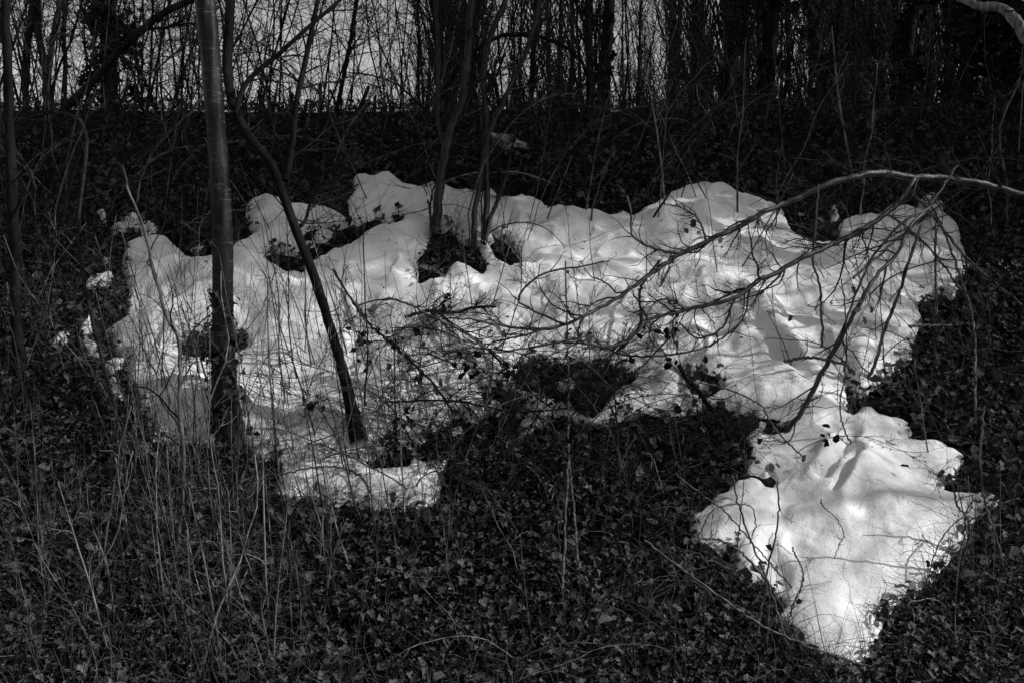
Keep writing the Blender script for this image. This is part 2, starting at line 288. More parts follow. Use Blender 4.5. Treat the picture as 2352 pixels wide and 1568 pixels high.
# ------------------------------------------------------------------ leaves
def leaf_batch(a, P, N, size, rs, shape='ivy', fold=.25, yaw=None):
    n = len(P)
    if shape == 'ivy': o = [(0,0),(.26,-.2),(.58,.08),(.30,.34),(0,.95),(-.30,.34),(-.58,.08),(-.26,-.2)]; mid = (0, .3)
    elif shape == 'oval': o = [(0,0),(.22,.15),(.32,.45),(.2,.8),(0,1.05),(-.2,.8),(-.32,.45),(-.22,.15)]; mid = (0, .5)
    else: o = [(0,0),(.3,.1),(.22,.4),(.36,.7),(0,1),(-.3,.72),(-.25,.35),(-.34,.12)]; mid = (0, .45)
    O = np.array(o + [mid]); k = len(o)
    sx = rs.uniform(.8, 1.2, (n, 1)); f = fold * rs.uniform(.2, 1.8, (n, 1)); b = rs.uniform(-.5, .3, (n, 1))
    lx = O[None, :, 0] * sx + rs.normal(0, .04, (n, k + 1)); ly = O[None, :, 1] + rs.normal(0, .04, (n, k + 1)) - .4
    lz = np.abs(O[None, :, 0]) * f + b * (O[None, :, 1] - .3) ** 2 + rs.normal(0, .03, (n, k + 1))
    N = N / np.linalg.norm(N, axis=1, keepdims=True)
    t = rs.normal(0, 1, (n, 3)) if yaw is None else yaw + rs.normal(0, .5, (n, 3))
    Yv = t - (t * N).sum(1, keepdims=True) * N; Yv /= np.linalg.norm(Yv, axis=1, keepdims=True) + 1e-9; Xv = np.cross(Yv, N)
    s = np.asarray(size)[:, None, None]
    V = P[:, None] + s * (lx[..., None] * Xv[:, None] + ly[..., None] * Yv[:, None] + lz[..., None] * N[:, None])
    j = np.arange(k); T = np.stack([j, (j + 1) % k, np.full(k, k)], -1)
    a.tris(V.reshape(-1, 3), (T[None] + (np.arange(n) * (k + 1))[:, None, None]).reshape(-1, 3))
rs = np.random.RandomState(3)
def scatter(n, ymin, ymax, dens=None, margin=.0, spread=1.12):
    y = ymin + (ymax - ymin) * rs.rand(n); x = (rs.rand(n) * 2 - 1) * (y * math.tan(HF / 2) * spread + .2)
    ok = sd_at(x, y) < margin
    if dens is not None: ok &= rs.rand(n) < dens(x, y)
    return x[ok], y[ok]
def bankN(x, y):
    e = .05; gx = (H(x + e, y) - H(x - e, y)) / (2 * e); gy = (H(x, y + e) - H(x, y - e)) / (2 * e)
    return np.stack([-gx, -gy, np.ones_like(gx)], -1) / np.sqrt(gx ** 2 + gy ** 2 + 1)[:, None]
def clump(x, y): return np.clip(.6 + 1.3 * fbm(x, y, 2.2, 4), .08, 1)
x, y = scatter(175000, 5.1, 11.9, lambda x, y: clump(x, y) * np.interp(y, [5, 9.5, 12], [1, .6, .2]) * np.where((y > 6.9) | (sd_at(x, y) < -.005), 1, 0), .022)
n = len(x); lift = .012 + .10 * rs.rand(n) ** 1.3 * (.5 + clump(x, y)) * np.clip((-sd_at(x, y)) / .16, .12, 1)
P = np.stack([x, y, H(x, y) + lift], -1); N = bankN(x, y) + rs.normal(0, .48, (n, 3))
a = Acc(); leaf_batch(a, P, N, rs.uniform(.014, .041, n) * np.where(rs.rand(n) < .08, 1.6, 1) * (1 + .35 * fbm(x, y + 20, 2.5, 2)), rs, 'ivy', yaw=np.array([0, -.8, -.5]))
tag(a.build('ivy_carpet', M['ivy'], smooth=False), 'dark glossy ivy leaves carpeting the whole bank round the snow', 'ivy', kind='stuff')
x, y = scatter(14000, 5.1, 11.9, None, .02); n = len(x)
a = Acc(); leaf_batch(a, np.stack([x, y, H(x, y) + .03 + .09 * rs.rand(n)], -1), bankN(x, y) + rs.normal(0, .6, (n, 3)), rs.uniform(.03, .08, n), rs, 'dead', .5)
tag(a.build('leaf_litter', M['deadleaf'], smooth=False), 'curled dead leaves lying scattered through the ivy', 'dead leaves', kind='stuff')

# ------------------------------------------------------------------ branch growth
R = random.Random(11)
nrm = lambda v: v / (np.linalg.norm(v) + 1e-9)
def rv(s=1.0): return np.array([R.gauss(0, s), R.gauss(0, s), R.gauss(0, s)])
def wig(p, d, L, n=6, jit=.18, up=0.0):
    pts = [np.array(p, float)]; d = nrm(np.array(d, float)); st = L / n
    for i in range(n):
        d = nrm(d + rv(jit) + np.array([0, 0, up])); pts.append(pts[-1] + d * st)
    return np.array(pts)
def taper(r0, r1, n): return np.linspace(r0, r1, n)
def grow(a, pts, rad, n, L, ang=.8, depth=1, rmin=.0012, k=4, t0=.1, up=0.02, jit=.16, sub=.5, seg=6, rr=.55):
    m = len(pts)
    for _ in range(n):
        t = R.uniform(t0, 1) * (m - 1); i = min(int(t), m - 2); f = t - i
        p = pts[i] * (1 - f) + pts[i + 1] * f; d = nrm(pts[i + 1] - pts[i])
        q = nrm(np.cross(d, rv())); l = L * R.uniform(.35, 1.15) * (1 - .45 * t / (m - 1))
        dd = d * math.cos(ang) + q * math.sin(ang) * R.uniform(.6, 1.2)
        r = max(rmin, min(rad[i] * rr, l * .012 + rmin)); c = wig(p, dd, l, seg if depth else max(3, seg - 2), jit, up)
        cr = taper(r, max(rmin * .6, r * .35), len(c)); a.tube(c, cr, k if r > .003 else 3)
        if depth > 0: grow(a, c, cr, max(2, int(n * sub)), L * .45, ang, depth - 1, rmin, 3, .15, up, jit, sub, max(3, seg - 1), rr)
def interp_path(P, n, jit=0.0):
    P = np.asarray(P, float); s = np.concatenate([[0], np.cumsum(np.linalg.norm(np.diff(P, axis=0), axis=1))]); t = np.linspace(0, s[-1], n)
    m = [np.gradient(P[:, c], s) for c in range(3)]; out = []
    for c in range(3):
        i = np.clip(np.searchsorted(s, t, 'right') - 1, 0, len(s) - 2); h = s[i + 1] - s[i]; f = (t - s[i]) / h
        out.append((2*f**3-3*f**2+1)*P[i, c] + (f**3-2*f**2+f)*h*m[c][i] + (-2*f**3+3*f**2)*P[i+1, c] + (f**3-f**2)*h*m[c][i+1])
    o = np.stack(out, -1)
    if jit:
        j = np.array([rv(jit) for _ in range(n)]); j[0] = j[-1] = 0; o = o + j
    return o, t / s[-1]
def trace(P2, Y, W, n=24, jit=0.0):
    """traced centreline (u, v) at real depths Y; W = width in photo px -> radius in metres"""
    Y = np.interp(np.linspace(0, 1, len(P2)), np.linspace(0, 1, len(Y)), Y); W = np.interp(np.linspace(0, 1, len(P2)), np.linspace(0, 1, len(W)), W)
    P = np.array([at(u, v, yy) for (u, v), yy in zip(P2, Y)]); rad = np.array([w_ / 2 / PX * yy for w_, yy in zip(W, Y)])
    p, t = interp_path(P, n, jit); return p, np.interp(t, np.linspace(0, 1, len(rad)), rad)
def knobby(rad, amt=.03): return rad * (1 + np.array([R.uniform(-amt, amt) for _ in rad]))

# ------------------------------------------------------------------ the traced trees
# cherry
b = G(528, 1005); Yc = b[1]
root = empty('cherry_tree', b, 'straight cherry tree with pale bands ringing its dark trunk, rooted at the left snow edge', 'tree')
p, r = trace([(532,1035),(528,1005),(522,950),(517,880),(514,800),(513,700),(511,600),(509,500),(504,400),(497,300),(490,200),(482,100),(472,0),(462,-120),(450,-300),(440,-560)], [Yc, Yc + .15], [84, 66, 54, 48, 46, 44, 43, 43, 43, 44, 45, 48, 50, 44, 38, 30], 90)
a = Acc(); a.tube(p - b, knobby(r, .015), 24, True, .17); a.build('trunk', M['cherry'], root)
a = Acc(); top_i = 70
grow(a, p[72:] - b, r[72:], 9, 1.6, .9, 2, .003, 5, .1, .06)
a.build('crown', M['twig'], root)
a = Acc(); n = 420; i = rs.randint(0, 22, n); th = rs.uniform(0, 6.28, n); rr_ = r[i] + rs.uniform(.003, .04, n)
keepi = rs.rand(n) < np.interp(i, [0, 12, 22], [1, .6, .2]); i, th, rr_ = i[keepi], th[keepi], rr_[keepi]
N = np.stack([np.cos(th), np.sin(th), .3 + 0 * th], -1)
leaf_batch(a, p[i] - b + np.stack([np.cos(th) * rr_, np.sin(th) * rr_, rs.uniform(-.05, .05, len(i))], -1), N + rs.normal(0, .3, N.shape), rs.uniform(.03, .055, len(i)), rs)
a.build('ivy_foliage', M['ivy'], root, smooth=False)
# leaning tree
b = G(822, 1000, .13); Y1 = b[1]
root = empty('leaning_tree', b, 'dark slender tree leaning left across the snow, passing behind the cherry trunk', 'tree')
p, r = trace([(826,1015),(815,975),(800,905),(785,840),(757,745),(717,625),(682,535),(648,445),(618,370),(578,322),(548,275),(530,220),(522,150),(526,60),(530,-60),(525,-300)], [Y1, Y1 + .4, Y1 + 1.1], [46, 29, 22, 21, 21, 21, 21, 21, 22, 22, 22, 22, 21, 20, 16], 100)
a = Acc(); a.tube(p - b, knobby(r, .03), 16, True, .22); a.build('trunk', M['dark'], root)
Yf = np.interp(.5, [0, 1], [Y1, Y1 + 1.1])
for nm, pts, W in [('branch', [(655,415),(668,354),(683,224),(701,145),(719,54),(740,-40)], [20, 14, 13, 12, 10]), ('branch', [(540,262),(560,200),(640,125),(723,50),(774,7),(830,-50)], [13, 11, 9, 7]), ('branch', [(690,520),(702,505),(712,470),(730,430)], [10, 5])]:
    q, rq = trace(pts, [Yf, Yf + .3], W, 26); a = Acc(); a.tube(q - b, knobby(rq), 7); a.build('branch', M['dark'], root)
    a = Acc(); grow(a, q - b, rq, 14, .6, .9, 1, .002, 4); a.build('twigs', M['twig'], root)
a = Acc(); grow(a, p[25:] - b, r[25:], 16, .7, 1.0, 1, .0018, 4); a.build('twigs', M['twig'], root)

# dim lichen trunk at the left edge
def traced_tree(name, base, pts, dY, W, label, m='grey', twigs=(10, .6), n=40, k=9, cat='tree', group=None, depth=1, branches=()):
    b = (G(base[0], base[1], .13) if name == 'hazel_tree' else G(*base)) if len(base) == 2 else at(*base)
    root = empty(name, b, label, cat, group)
    p, r = trace(pts, [b[1] + d for d in dY], W, n, .004)
    a = Acc(); a.tube(p - b, knobby(r, .03), k + 5, True, .2); a.build('trunk', M[m], root)
    tw = Acc()
    for bp, bY, bw_ in branches:
        q, rq = trace(bp, [b[1] + d for d in bY], bw_, 24, .004); a = Acc(); a.tube(q - b, knobby(rq, .03), 7); bo = a.build('branch', M[m], root)
        t2 = Acc(); grow(t2, q - b, rq, twigs[0], twigs[1], .85, depth, .0016); t2.build('twigs', M['twig'], bo)
    if twigs[0]: grow(tw, p[len(p) // 4:] - b, r[len(p) // 4:], twigs[0], twigs[1], .85, depth, .0016)
    tw.build('twigs', M['twig'], root)
    return root, b, p, r
traced_tree('lichened_tree', (50, 880), [(52,895),(47,842),(40,770),(34,698),(37,610),(30,480),(22,300),(15,100),(10,-80)], [0, .3], [34, 27, 25, 25, 24, 22, 18, 14], 'dim lichened trunk standing in the shade at the left edge', 'dark', (8, .5))
Yk = 11.6
for pts, W, lab in [([(62,262),(60,240),(62,130),(75,0),(80,-120)], [16, 12], 'second grey trunk from the left on the crest, thin and upright'),
    ([(109,262),(108,246),(105,163),(90,90),(87,0),(84,-140)], [19, 13], 'grey crooked trunk on the crest beside its forked twin at the left'),
    ([(30,262),(29,250),(22,174),(0,54),(-20,-60)], [10, 8], 'leftmost thin trunk on the crest, bending out of the frame'),
    ([(148,262),(148,250),(150,150),(146,72),(150,-60)], [9, 7], 'thin grey pole on the crest left of the ivy clad tree')]:
    bb = at(pts[0][0], pts[0][1], Yk)
    br = [([(111,175),(120,95),(137,0),(150,-120)], [0, 0], [15, 10])] if 'crooked' in lab else []
    traced_tree('crest_tree', (pts[0][0], pts[0][1], Yk), pts, [0, .1], W, lab, 'grey', (10, .7), branches=br)
traced_tree('slanting_tree', (150, 256, 11.2), [(148,262),(152,250),(181,220),(224,177),(267,127),(325,69),(390,22),(441,0),(500,-30),(580,-60)], [0, -.6], [20, 18, 17, 16, 14, 12], 'bare tree slanting up to the right from the crest at the left', 'grey', (16, .6),
    branches=[([(222,178),(214,120),(216,60),(220,0)], [-.1, -.1], [7, 4]), ([(325,69),(380,62),(440,55),(470,60)], [-.3, -.5], [8, 4])])
# clump by the ivy hole
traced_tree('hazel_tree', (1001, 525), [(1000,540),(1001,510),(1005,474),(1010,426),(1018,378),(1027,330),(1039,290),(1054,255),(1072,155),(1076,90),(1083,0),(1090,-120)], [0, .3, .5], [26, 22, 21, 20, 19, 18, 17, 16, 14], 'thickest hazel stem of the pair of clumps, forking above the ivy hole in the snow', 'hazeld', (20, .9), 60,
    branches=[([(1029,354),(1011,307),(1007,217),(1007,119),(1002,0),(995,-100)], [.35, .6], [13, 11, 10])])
b = G(1100, 590)
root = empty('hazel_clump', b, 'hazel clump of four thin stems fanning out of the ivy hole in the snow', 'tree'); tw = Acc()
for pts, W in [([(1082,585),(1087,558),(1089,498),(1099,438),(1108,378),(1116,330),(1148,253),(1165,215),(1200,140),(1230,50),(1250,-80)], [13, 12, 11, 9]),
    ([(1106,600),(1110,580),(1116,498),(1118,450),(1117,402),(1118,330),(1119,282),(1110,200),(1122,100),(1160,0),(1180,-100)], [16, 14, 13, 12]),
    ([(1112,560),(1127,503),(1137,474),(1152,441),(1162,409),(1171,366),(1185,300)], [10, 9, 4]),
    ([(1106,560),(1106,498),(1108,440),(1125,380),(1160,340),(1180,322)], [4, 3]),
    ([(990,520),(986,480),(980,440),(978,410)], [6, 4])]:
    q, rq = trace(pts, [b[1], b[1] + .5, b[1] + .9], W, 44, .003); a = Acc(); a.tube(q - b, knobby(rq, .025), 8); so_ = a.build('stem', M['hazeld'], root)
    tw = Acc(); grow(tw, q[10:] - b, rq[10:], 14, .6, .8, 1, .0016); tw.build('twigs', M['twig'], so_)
traced_tree('crest_tree', (770, 278), [(769,290),(770,278),(781,217),(803,108),(817,11),(830,-100)], [0, .1], [11, 10, 9, 8], 'slim dark pole at the crest between the leaning tree and the hazels', 'dark', (14, .7))
traced_tree('arching_tree', (1145, 250, 11.0), [(1150,256),(1135,190),(1090,120),(1150,85),(1230,85),(1300,110),(1340,150),(1352,210),(1345,260)], [0, -.5, 0], [10, 9, 8, 6], 'thin dark tree arched right over against the poplars', 'dark', (22, .5))

# ------------------------------------------------------------------ arching and fallen branches on the right
def limb(name, pts, Ys, W, label, m='hazel', twigs=(0, 0), cat='branch', n=50, k=8, depth=1, subs=(), jit=.003, leaves=()):
    p, r = trace(pts, Ys, W, n, jit); b = p[0]
    root = empty(name, b, label, cat); a = Acc(); a.tube(p - b, knobby(r, .04), k + 2, True, .16); a.build('wood', M[m], root)
    tw = Acc()
    for sp, sY, sw in subs:
        q, rq = trace(sp, sY, sw, 20, .003); a = Acc(); a.tube(q - b, knobby(rq, .03), 6); bo = a.build('side_branch', M[m], root)
        t2 = Acc(); grow(t2, q - b, rq, max(3, twigs[0] // 3), twigs[1] * .7, .8, 0, .0018, jit=.24); t2.build('twigs', M['twig'], bo)
    if twigs[0]: grow(tw, p - b, r, int(twigs[0] * 1.1), twigs[1] * 1.5, .7, depth, .0020, sub=.16, jit=.27)
    tw.build('twigs', M['twig'], root)
    for u, v, Yl, s in leaves:
        a = Acc(); c = at(u, v, Yl) - b; leaf_batch(a, c[None], np.array([[.3, -1, .2]]) + rs.normal(0, .3, (1, 3)), np.array([s]), rs, 'dead', .5, yaw=np.array([0, 0, -1.])); a.build('dry_leaf', M['deadleaf'], root, smooth=False)
    return root
def gy(u, v): return G(u, v)[1]
Yr = 7.9
limb('arching_branch', [(2440,480),(2402,466),(2311,437),(2232,418),(2167,410),(2101,408),(2022,398),(1979,403),(1906,423),(1841,452),(1787,475),(1747,492),(1697,521),(1624,555),(1560,586),(1517,615),(1463,651),(1409,690),(1354,719),(1300,745),(1264,754),(1210,756),(1156,748),(1090,734),(1029,730)], [7.9, 7.8, 7.6, 7.4, 7.0, 6.9], [17, 16, 15, 15, 14, 13, 12, 11, 9, 8, 6, 4],
    'long grey branch arching in from the right edge and down across the whole snow patch', 'hazel', (46, .42), n=110,
    subs=[([(1624,553),(1600,500),(1570,480),(1540,470)], [7.35, 7.35], [6, 3]), ([(1560,582),(1500,570),(1455,545),(1448,480),(1440,450)], [7.2, 7.2], [7, 4]), ([(1300,745),(1240,720),(1190,690),(1215,650),(1260,625),(1320,615),(1400,600)], [7, 7.1], [6, 5, 3]), ([(1264,754),(1180,775),(1120,790),(1080,810)], [6.9, 6.9], [5, 3])],
    leaves=[(1592,512,7.3,.06),(1575,530,7.3,.05),(1604,535,7.3,.05),(1655,550,7.3,.05),(1350,775,6.9,.06),(1300,770,6.9,.06),(1270,790,6.9,.05)])
limb('low_branch', [(2101,410),(2073,456),(2033,492),(1979,528),(1914,560),(1877,578),(1841,593),(1787,625),(1740,647),(1697,680),(1642,698),(1574,712),(1530,722),(1490,735),(1465,760),(1438,785),(1409,795),(1336,788),(1282,785),(1220,800)], [7.75, 7.5, 7.2, 7.0, 6.9], [12, 12, 12, 11, 10, 9, 8, 6, 4],
    'second grey branch forking down left from under the arching one, low over the snow', 'hazel', (40, .40), n=90,
    subs=[([(1690,684),(1650,760),(1600,775),(1560,740)], [7.1, 7.1], [6, 4]), ([(1574,712),(1545,690),(1470,690),(1440,650)], [7.1, 7.1], [5, 3])], leaves=[(1815,730,7,.05),(1555,790,7,.05)])
limb('upright_branch', [(2200,380),(2152,448),(2130,481),(2094,513),(2058,586),(2022,622),(1986,676),(1950,745),(1928,785),(1895,842),(1870,893),(1841,943),(1800,1000)], [7.5, 7.0, G(1800, 1000)[1]], [6, 7, 8, 9, 10, 12, 13], 'grey branch stuck slantwise in the snow neck, thickening towards its foot', 'hazel', (18, .4), n=60,
    subs=[([(2130,481),(2090,500),(2000,600),(1950,720),(1915,800)], [7.2, 7.0], [6, 5]), ([(1841,943),(1870,915),(1880,912)], [6.7, 6.7], [5, 3])], leaves=[(1975,690,6.9,.05),(1970,712,6.9,.05),(1985,735,6.9,.055),(1960,665,6.9,.05),(2000,712,6.9,.05)])
limb('forked_stick', [(2116,517),(2087,604),(2058,691),(2029,766),(2007,842),(1982,890)], [7.4, G(1985, 886)[1]], [7, 8, 9], 'straight dark stick of a V standing in the notch right of the snow neck', 'stem', (5, .2), subs=[([(1982,888),(1955,850),(1930,820)], [gy(1982, 888)] * 2, [8, 6])])
limb('upright_stick', [(2149,520),(2149,629),(2150,719),(2145,815)], [7.6, G(2145, 812)[1]], [6, 6], 'vertical dark stick beside the right edge of the snow', 'stem', (6, .25))
limb('snapped_stub', [(2088,750),(2120,748),(2185,747)], [7.3, 7.35], [7, 4], 'short snapped horizontal stub crossing the right edge of the snow', 'stem')
limb('thin_branch', [(1881,423),(1870,557),(1867,600),(1881,647),(1888,738),(1888,817)], [7.5, gy(1888, 817)], [4, 6], 'wavy thin branch hanging down from the arching branch to the snow', 'stem', (8, .2))
limb('lying_stick', [(1802,830),(1859,821),(1906,828),(1950,838)], [6.95, 6.9], [8, 6], 'short thick stick lying level across the snow neck', 'hazel', (5, .15))
limb('fallen_log', [(1560,840),(1574,864),(1606,901),(1640,944),(1710,990)], [G(1560, 840)[1] - .1, G(1710, 990)[1] - .05], [10, 13, 13, 11], 'dark broken pole lying down the bank from the snow edge into the ivy', 'dark', (5, .25))
limb('lying_stick', [(1697,955),(1758,964),(1812,968),(1863,943)], [G(1697, 955)[1] - .12, G(1863, 943)[1] - .1], [9, 7], 'dark stick lying under the dripping snow tip left of the neck', 'dark', (3, .1))
limb('hooked_twig', [(1606,876),(1690,901),(1751,934),(1770,970),(1805,1012),(1841,1046)], [6.8, 6.45], [4, 4], 'thin hooked twig ending in a curled leaf over the left wing of the tongue', 'stem', (3, .1), leaves=[(1846, 1050, 6.4, .05)])
limb('overhead_limb', [(2190,-20),(2214,0),(2250,14),(2304,22),(2335,52),(2362,94),(2387,134),(2440,220)], [9.0, 8.4], [13, 20, 27, 31, 36], 'thick mottled grey limb crossing the top right corner', 'straws', (10, .5), k=12)
limb('hanging_twig', [(466,220),(427,271),(387,307),(354,347),(325,408),(314,466)], [8.6, 8.6], [6, 6, 4], 'pale twig hanging down left of the cherry trunk', 'stem', (16, .45))
limb('pale_branch', [(506,11),(463,50),(416,108),(347,166),(300,190)], [9, 9], [7, 5, 3], 'thin pale branch slanting down left from the cherry trunk top', 'stem', (10, .35))
limb('curving_stem', [(398,1313),(412,1219),(420,1035),(412,915),(414,824),(405,763),(385,734),(366,672),(350,618),(333,535),(300,450),(280,380)], [gy(398, 1313), gy(398, 1313) + .4], [10, 10, 9, 7, 5], 'tall curving sapling stem rising in front of the left end of the snow', 'stem', (14, .4), cat='sapling')
limb('curving_stem', [(300,1180),(270,960),(235,830),(180,520),(199,343),(188,282),(152,262),(123,258),(69,269)], [gy(300, 1180), 7.8, 9], [9, 9, 7, 5], 'long dark sapling bowed over to the left above the shaded bank', 'twig', (16, .4), cat='sapling')
limb('drooping_branch', [(823,701),(884,687),(939,698),(989,727),(1060,760),(1120,800)], [6.9, 6.8], [4, 6, 5], 'low arched twig drooping over the middle of the snow', 'stem', (12, .3), leaves=[(850,716,6.8,.06),(838,728,6.8,.05),(860,706,6.8,.05)])
limb('snow_twig', [(1886,1145),(1888,1158),(1914,1183),(1939,1225),(1928,1250),(1917,1281)], [G(1888, 1158, .2)[1] - .05, G(1917, 1281, .2)[1] - .03], [3, 2], 'thin bent twig leaning on the clean snow of the lower tongue', 'stem', (2, .06))
bY = gy(2217, 1270)
limb('bare_seedling', [(2217,1275),(2222,1240),(2228,1208),(2217,1180),(2199,1162),(2190,1120),(2185,1089)], [bY, bY - .05], [7, 6, 3], 'little branching bare plant at the right edge of the tongue', 'stem', (6, .15), cat='plant',
    subs=[([(2228,1208),(2260,1180),(2290,1162),(2340,1143)], [bY, bY], [5, 3]), ([(2214,1262),(2214,1210),(2220,1170),(2242,1140)], [bY - .03, bY], [5, 3]), ([(2217,1183),(2170,1225),(2143,1280),(2134,1345)], [bY - .05, bY - .3], [4, 3]), ([(2210,1255),(2160,1262),(2120,1240),(2100,1250)], [bY - .05, bY - .1], [3, 2])])
for pts, W, lab in [([(1588,1238),(1642,1237),(1697,1263),(1733,1299),(1769,1346),(1800,1400)], [6, 6], 'thick bramble cane bowed over the left corner of the tongue'),
    ([(1552,1086),(1599,1125),(1660,1169),(1715,1230),(1765,1288),(1827,1357)], [3, 4], 'straight thin cane slanting down across the left wing of the tongue'),
    ([(1787,1107),(1787,1201),(1769,1281),(1750,1390),(1735,1480)], [4, 6], 'dark upright cane rising over the left part of the tongue'),
    ([(1680,1090),(1710,1200),(1760,1330),(1800,1450),(1830,1560)], [4, 6], 'long cane leaning left past the hollow of the tongue'),
    ([(1820,1255),(1845,1330),(1825,1380),(1805,1450)], [4, 4], 'short kinked cane before the hollow of the tongue'),
    ([(1600,1240),(1640,1170),(1730,1168),(1735,1195),(1720,1260)], [3, 3], 'cane bent in a square hook over the left wing of the tongue'),
    ([(1480,1240),(1600,1330),(1760,1440),(1900,1500),(2100,1560)], [5, 6], 'low cane running down right below the pointed snow tip'),
    ([(2010,1425),(2020,1390),(2060,1370),(2100,1362)], [4, 4], 'small hooked cane curling onto the lower right snow edge'),
    ([(1933,640),(1945,760),(1940,860),(1930,950),(1945,1000),(1955,1018)], [3, 4], 'thin dark twig dangling down into the snow neck'),
    ([(2262,930),(2252,1050),(2262,1150),(2290,1240),(2310,1320)], [5, 5], 'pale wavy cane standing right of the tongue')]:
    y1 = gy(min(2350, pts[-1][0]), min(1560, pts[-1][1])) - .04; y0 = max(5.2, min(y1, gy(*pts[0]))) - .1
    limb('bramble_cane', pts, [y0, y1], W, lab, 'stem', (3, .1), cat='bramble')

def low(pts, lift=.3): return [gy(*pts[0]) - lift, gy(*pts[len(pts) // 2]) - lift, max(5.3, gy(*pts[-1]) - lift)]
for nm, pts, W, tw, lab, lv in [('fallen_branch', [(764,619),(839,734),(899,789),(989,874),(1039,944)], [5, 6], (12, .3), 'dark stem crossing the snow down right from the leaning tree', [(892,840,6.7,.05)]),
    ('fallen_branch', [(1000,715),(1039,744),(1119,799),(1189,874),(1264,934)], [7, 5], (16, .3), 'dark stem running down right over the big melt hole', [(1140,750,6.8,.06),(1155,765,6.8,.06),(1125,760,6.8,.05)]),
    ('bramble_cane', [(929,854),(1039,824),(1139,809),(1239,794),(1339,774),(1409,764),(1489,699),(1539,614)], [3, 5, 6], (22, .3), 'long cane snaking up right over the upper rim of the melt hole', []),
    ('bramble_cane', [(1299,600),(1302,720),(1306,900),(1304,1080),(1292,1350)], [4, 6], (2, .1), 'tall straight pale cane standing before the big melt hole', []),
    ('bramble_cane', [(1304,1024),(1316,1150),(1329,1300)], [5, 6], (0, 0), 'pale cane splitting off right below the melt hole', []),
    ('bramble_cane', [(640,1092),(689,1079),(764,1071),(829,1094),(852,1132)], [4, 6], (3, .1), 'cane bowed low over the lower left snow lobe', []),
    ('fallen_branch', [(879,924),(1039,919),(1189,944),(1289,939),(1409,894),(1469,844),(1539,774)], [5, 4], (20, .3), 'dark stem sagging under the big melt hole', [(1010,875,6.5,.06),(1030,890,6.5,.055),(1000,895,6.5,.06),(985,930,6.5,.06),(1000,945,6.5,.05),(1025,870,6.5,.06)]),
    ('bramble_cane', [(1364,784),(1429,814),(1539,814),(1639,789),(1689,754)], [5, 4], (8, .25), 'cane sagging right of the melt hole', []),
    ('fallen_branch', [(1514,599),(1469,674),(1469,749),(1429,799)], [6, 7], (10, .3), 'twisting dark stem hanging from the arching branch', []),
    ('fallen_branch', [(929,728),(980,716),(1039,719),(1090,706),(1139,704)], [8, 6], (30, .2), 'dark knot of twigs lying on the middle of the snow', []),
    ('bramble_cane', [(2120,440),(2166,528),(2203,629),(2235,737),(2239,943)], [5, 6], (12, .3), 'thin cane falling past the right end of the snow', []),
    ('bramble_cane', [(2090,440),(2130,481),(2239,611),(2347,701)], [6, 7], (14, .3), 'cane sloping down to the right frame edge beyond the snow', []),
    ('bramble_cane', [(1960,640),(2050,560),(2120,500),(2230,420),(2300,330)], [5, 4], (14, .3), 'cane rising to the right through the fan of sticks', []),
    ('bramble_cane', [(2010,480),(2080,520),(2160,600),(2230,700)], [5, 5], (14, .25), 'cane crossing the others at the right end of the snow', [])]:
    limb(nm, pts, low(pts), W, lab, 'twig' if nm == 'fallen_branch' else 'stem', tw, cat='stem' if nm == 'fallen_branch' else 'bramble', leaves=lv)

# torn pale sheet hanging below the crest
tp = [(1140,100),(1200,98),(1290,108),(1370,110),(1410,120),(1420,150),(1440,175),(1500,190),(1520,230),(1560,258),(1500,262),(1440,225),(1370,210),(1372,240),(1400,330),(1425,385),(1380,370),(1340,325),(1290,260),(1270,240),(1230,190),(1180,140)]
tp = [((900 + z / 3.92) * .9408, (300 + q / 3.92) * .9408) for z, q in tp]
Yt = gy(1175, 350) - .12
ctr = np.array([1172, 335.]); V = []; T = []
A = np.array(tp); m_ = len(A); rings = [A * s + ctr * (1 - s) for s in (1, .75, .5, .25)]
for R_ in rings:
    for u, v in R_: V.append(at(u, v, Yt + .07 * math.sin(u * .13 + v * .05) + .05 * math.sin(v * .21 + u * .05) + .03 * math.sin(u * .37)))
V.append(at(ctr[0], ctr[1], Yt)); Fq = []
for k_ in range(3):
    for j in range(m_): Fq.append((k_ * m_ + j, k_ * m_ + (j + 1) % m_, (k_ + 1) * m_ + (j + 1) % m_, (k_ + 1) * m_ + j))
Tt = [(3 * m_ + j, 3 * m_ + (j + 1) % m_, 4 * m_) for j in range(m_)]
a = Acc(); a.quads(np.array(V), np.array(Fq)); a.t.append(np.array(Tt)); o = a.build('torn_sheet', M['rag'])
sm = o.modifiers.new('solid', 'SOLIDIFY'); sm.thickness = .004
tag(o, 'torn pale sheet with ragged corners caught among the stems below the crest', 'litter')
# leaves lying on the snow
for (u, v, s), lab in zip([(2078,1076,.05),(1765,1264,.06),(1752,1300,.055),(1834,1387,.045),(2095,985,.09)], ['dark curled leaf lying alone on the clean snow', 'dark ivy leaf in the hollow of the tongue', 'pointed dark leaf below the other in the hollow of the tongue', 'round dark leaf near the tip of the tongue', 'brown strip of bark on the upper right edge of the tongue']):
    c = G(u, v, .15); a = Acc(); leaf_batch(a, (c + [0, -.01, .02])[None], np.array([[0, -.5, 1.]]), np.array([s]), rs, 'dead' if 'strip' not in lab else 'oval', .5)
    tag(a.build('fallen_leaf', M['ivyd'], smooth=False), lab, 'leaf')

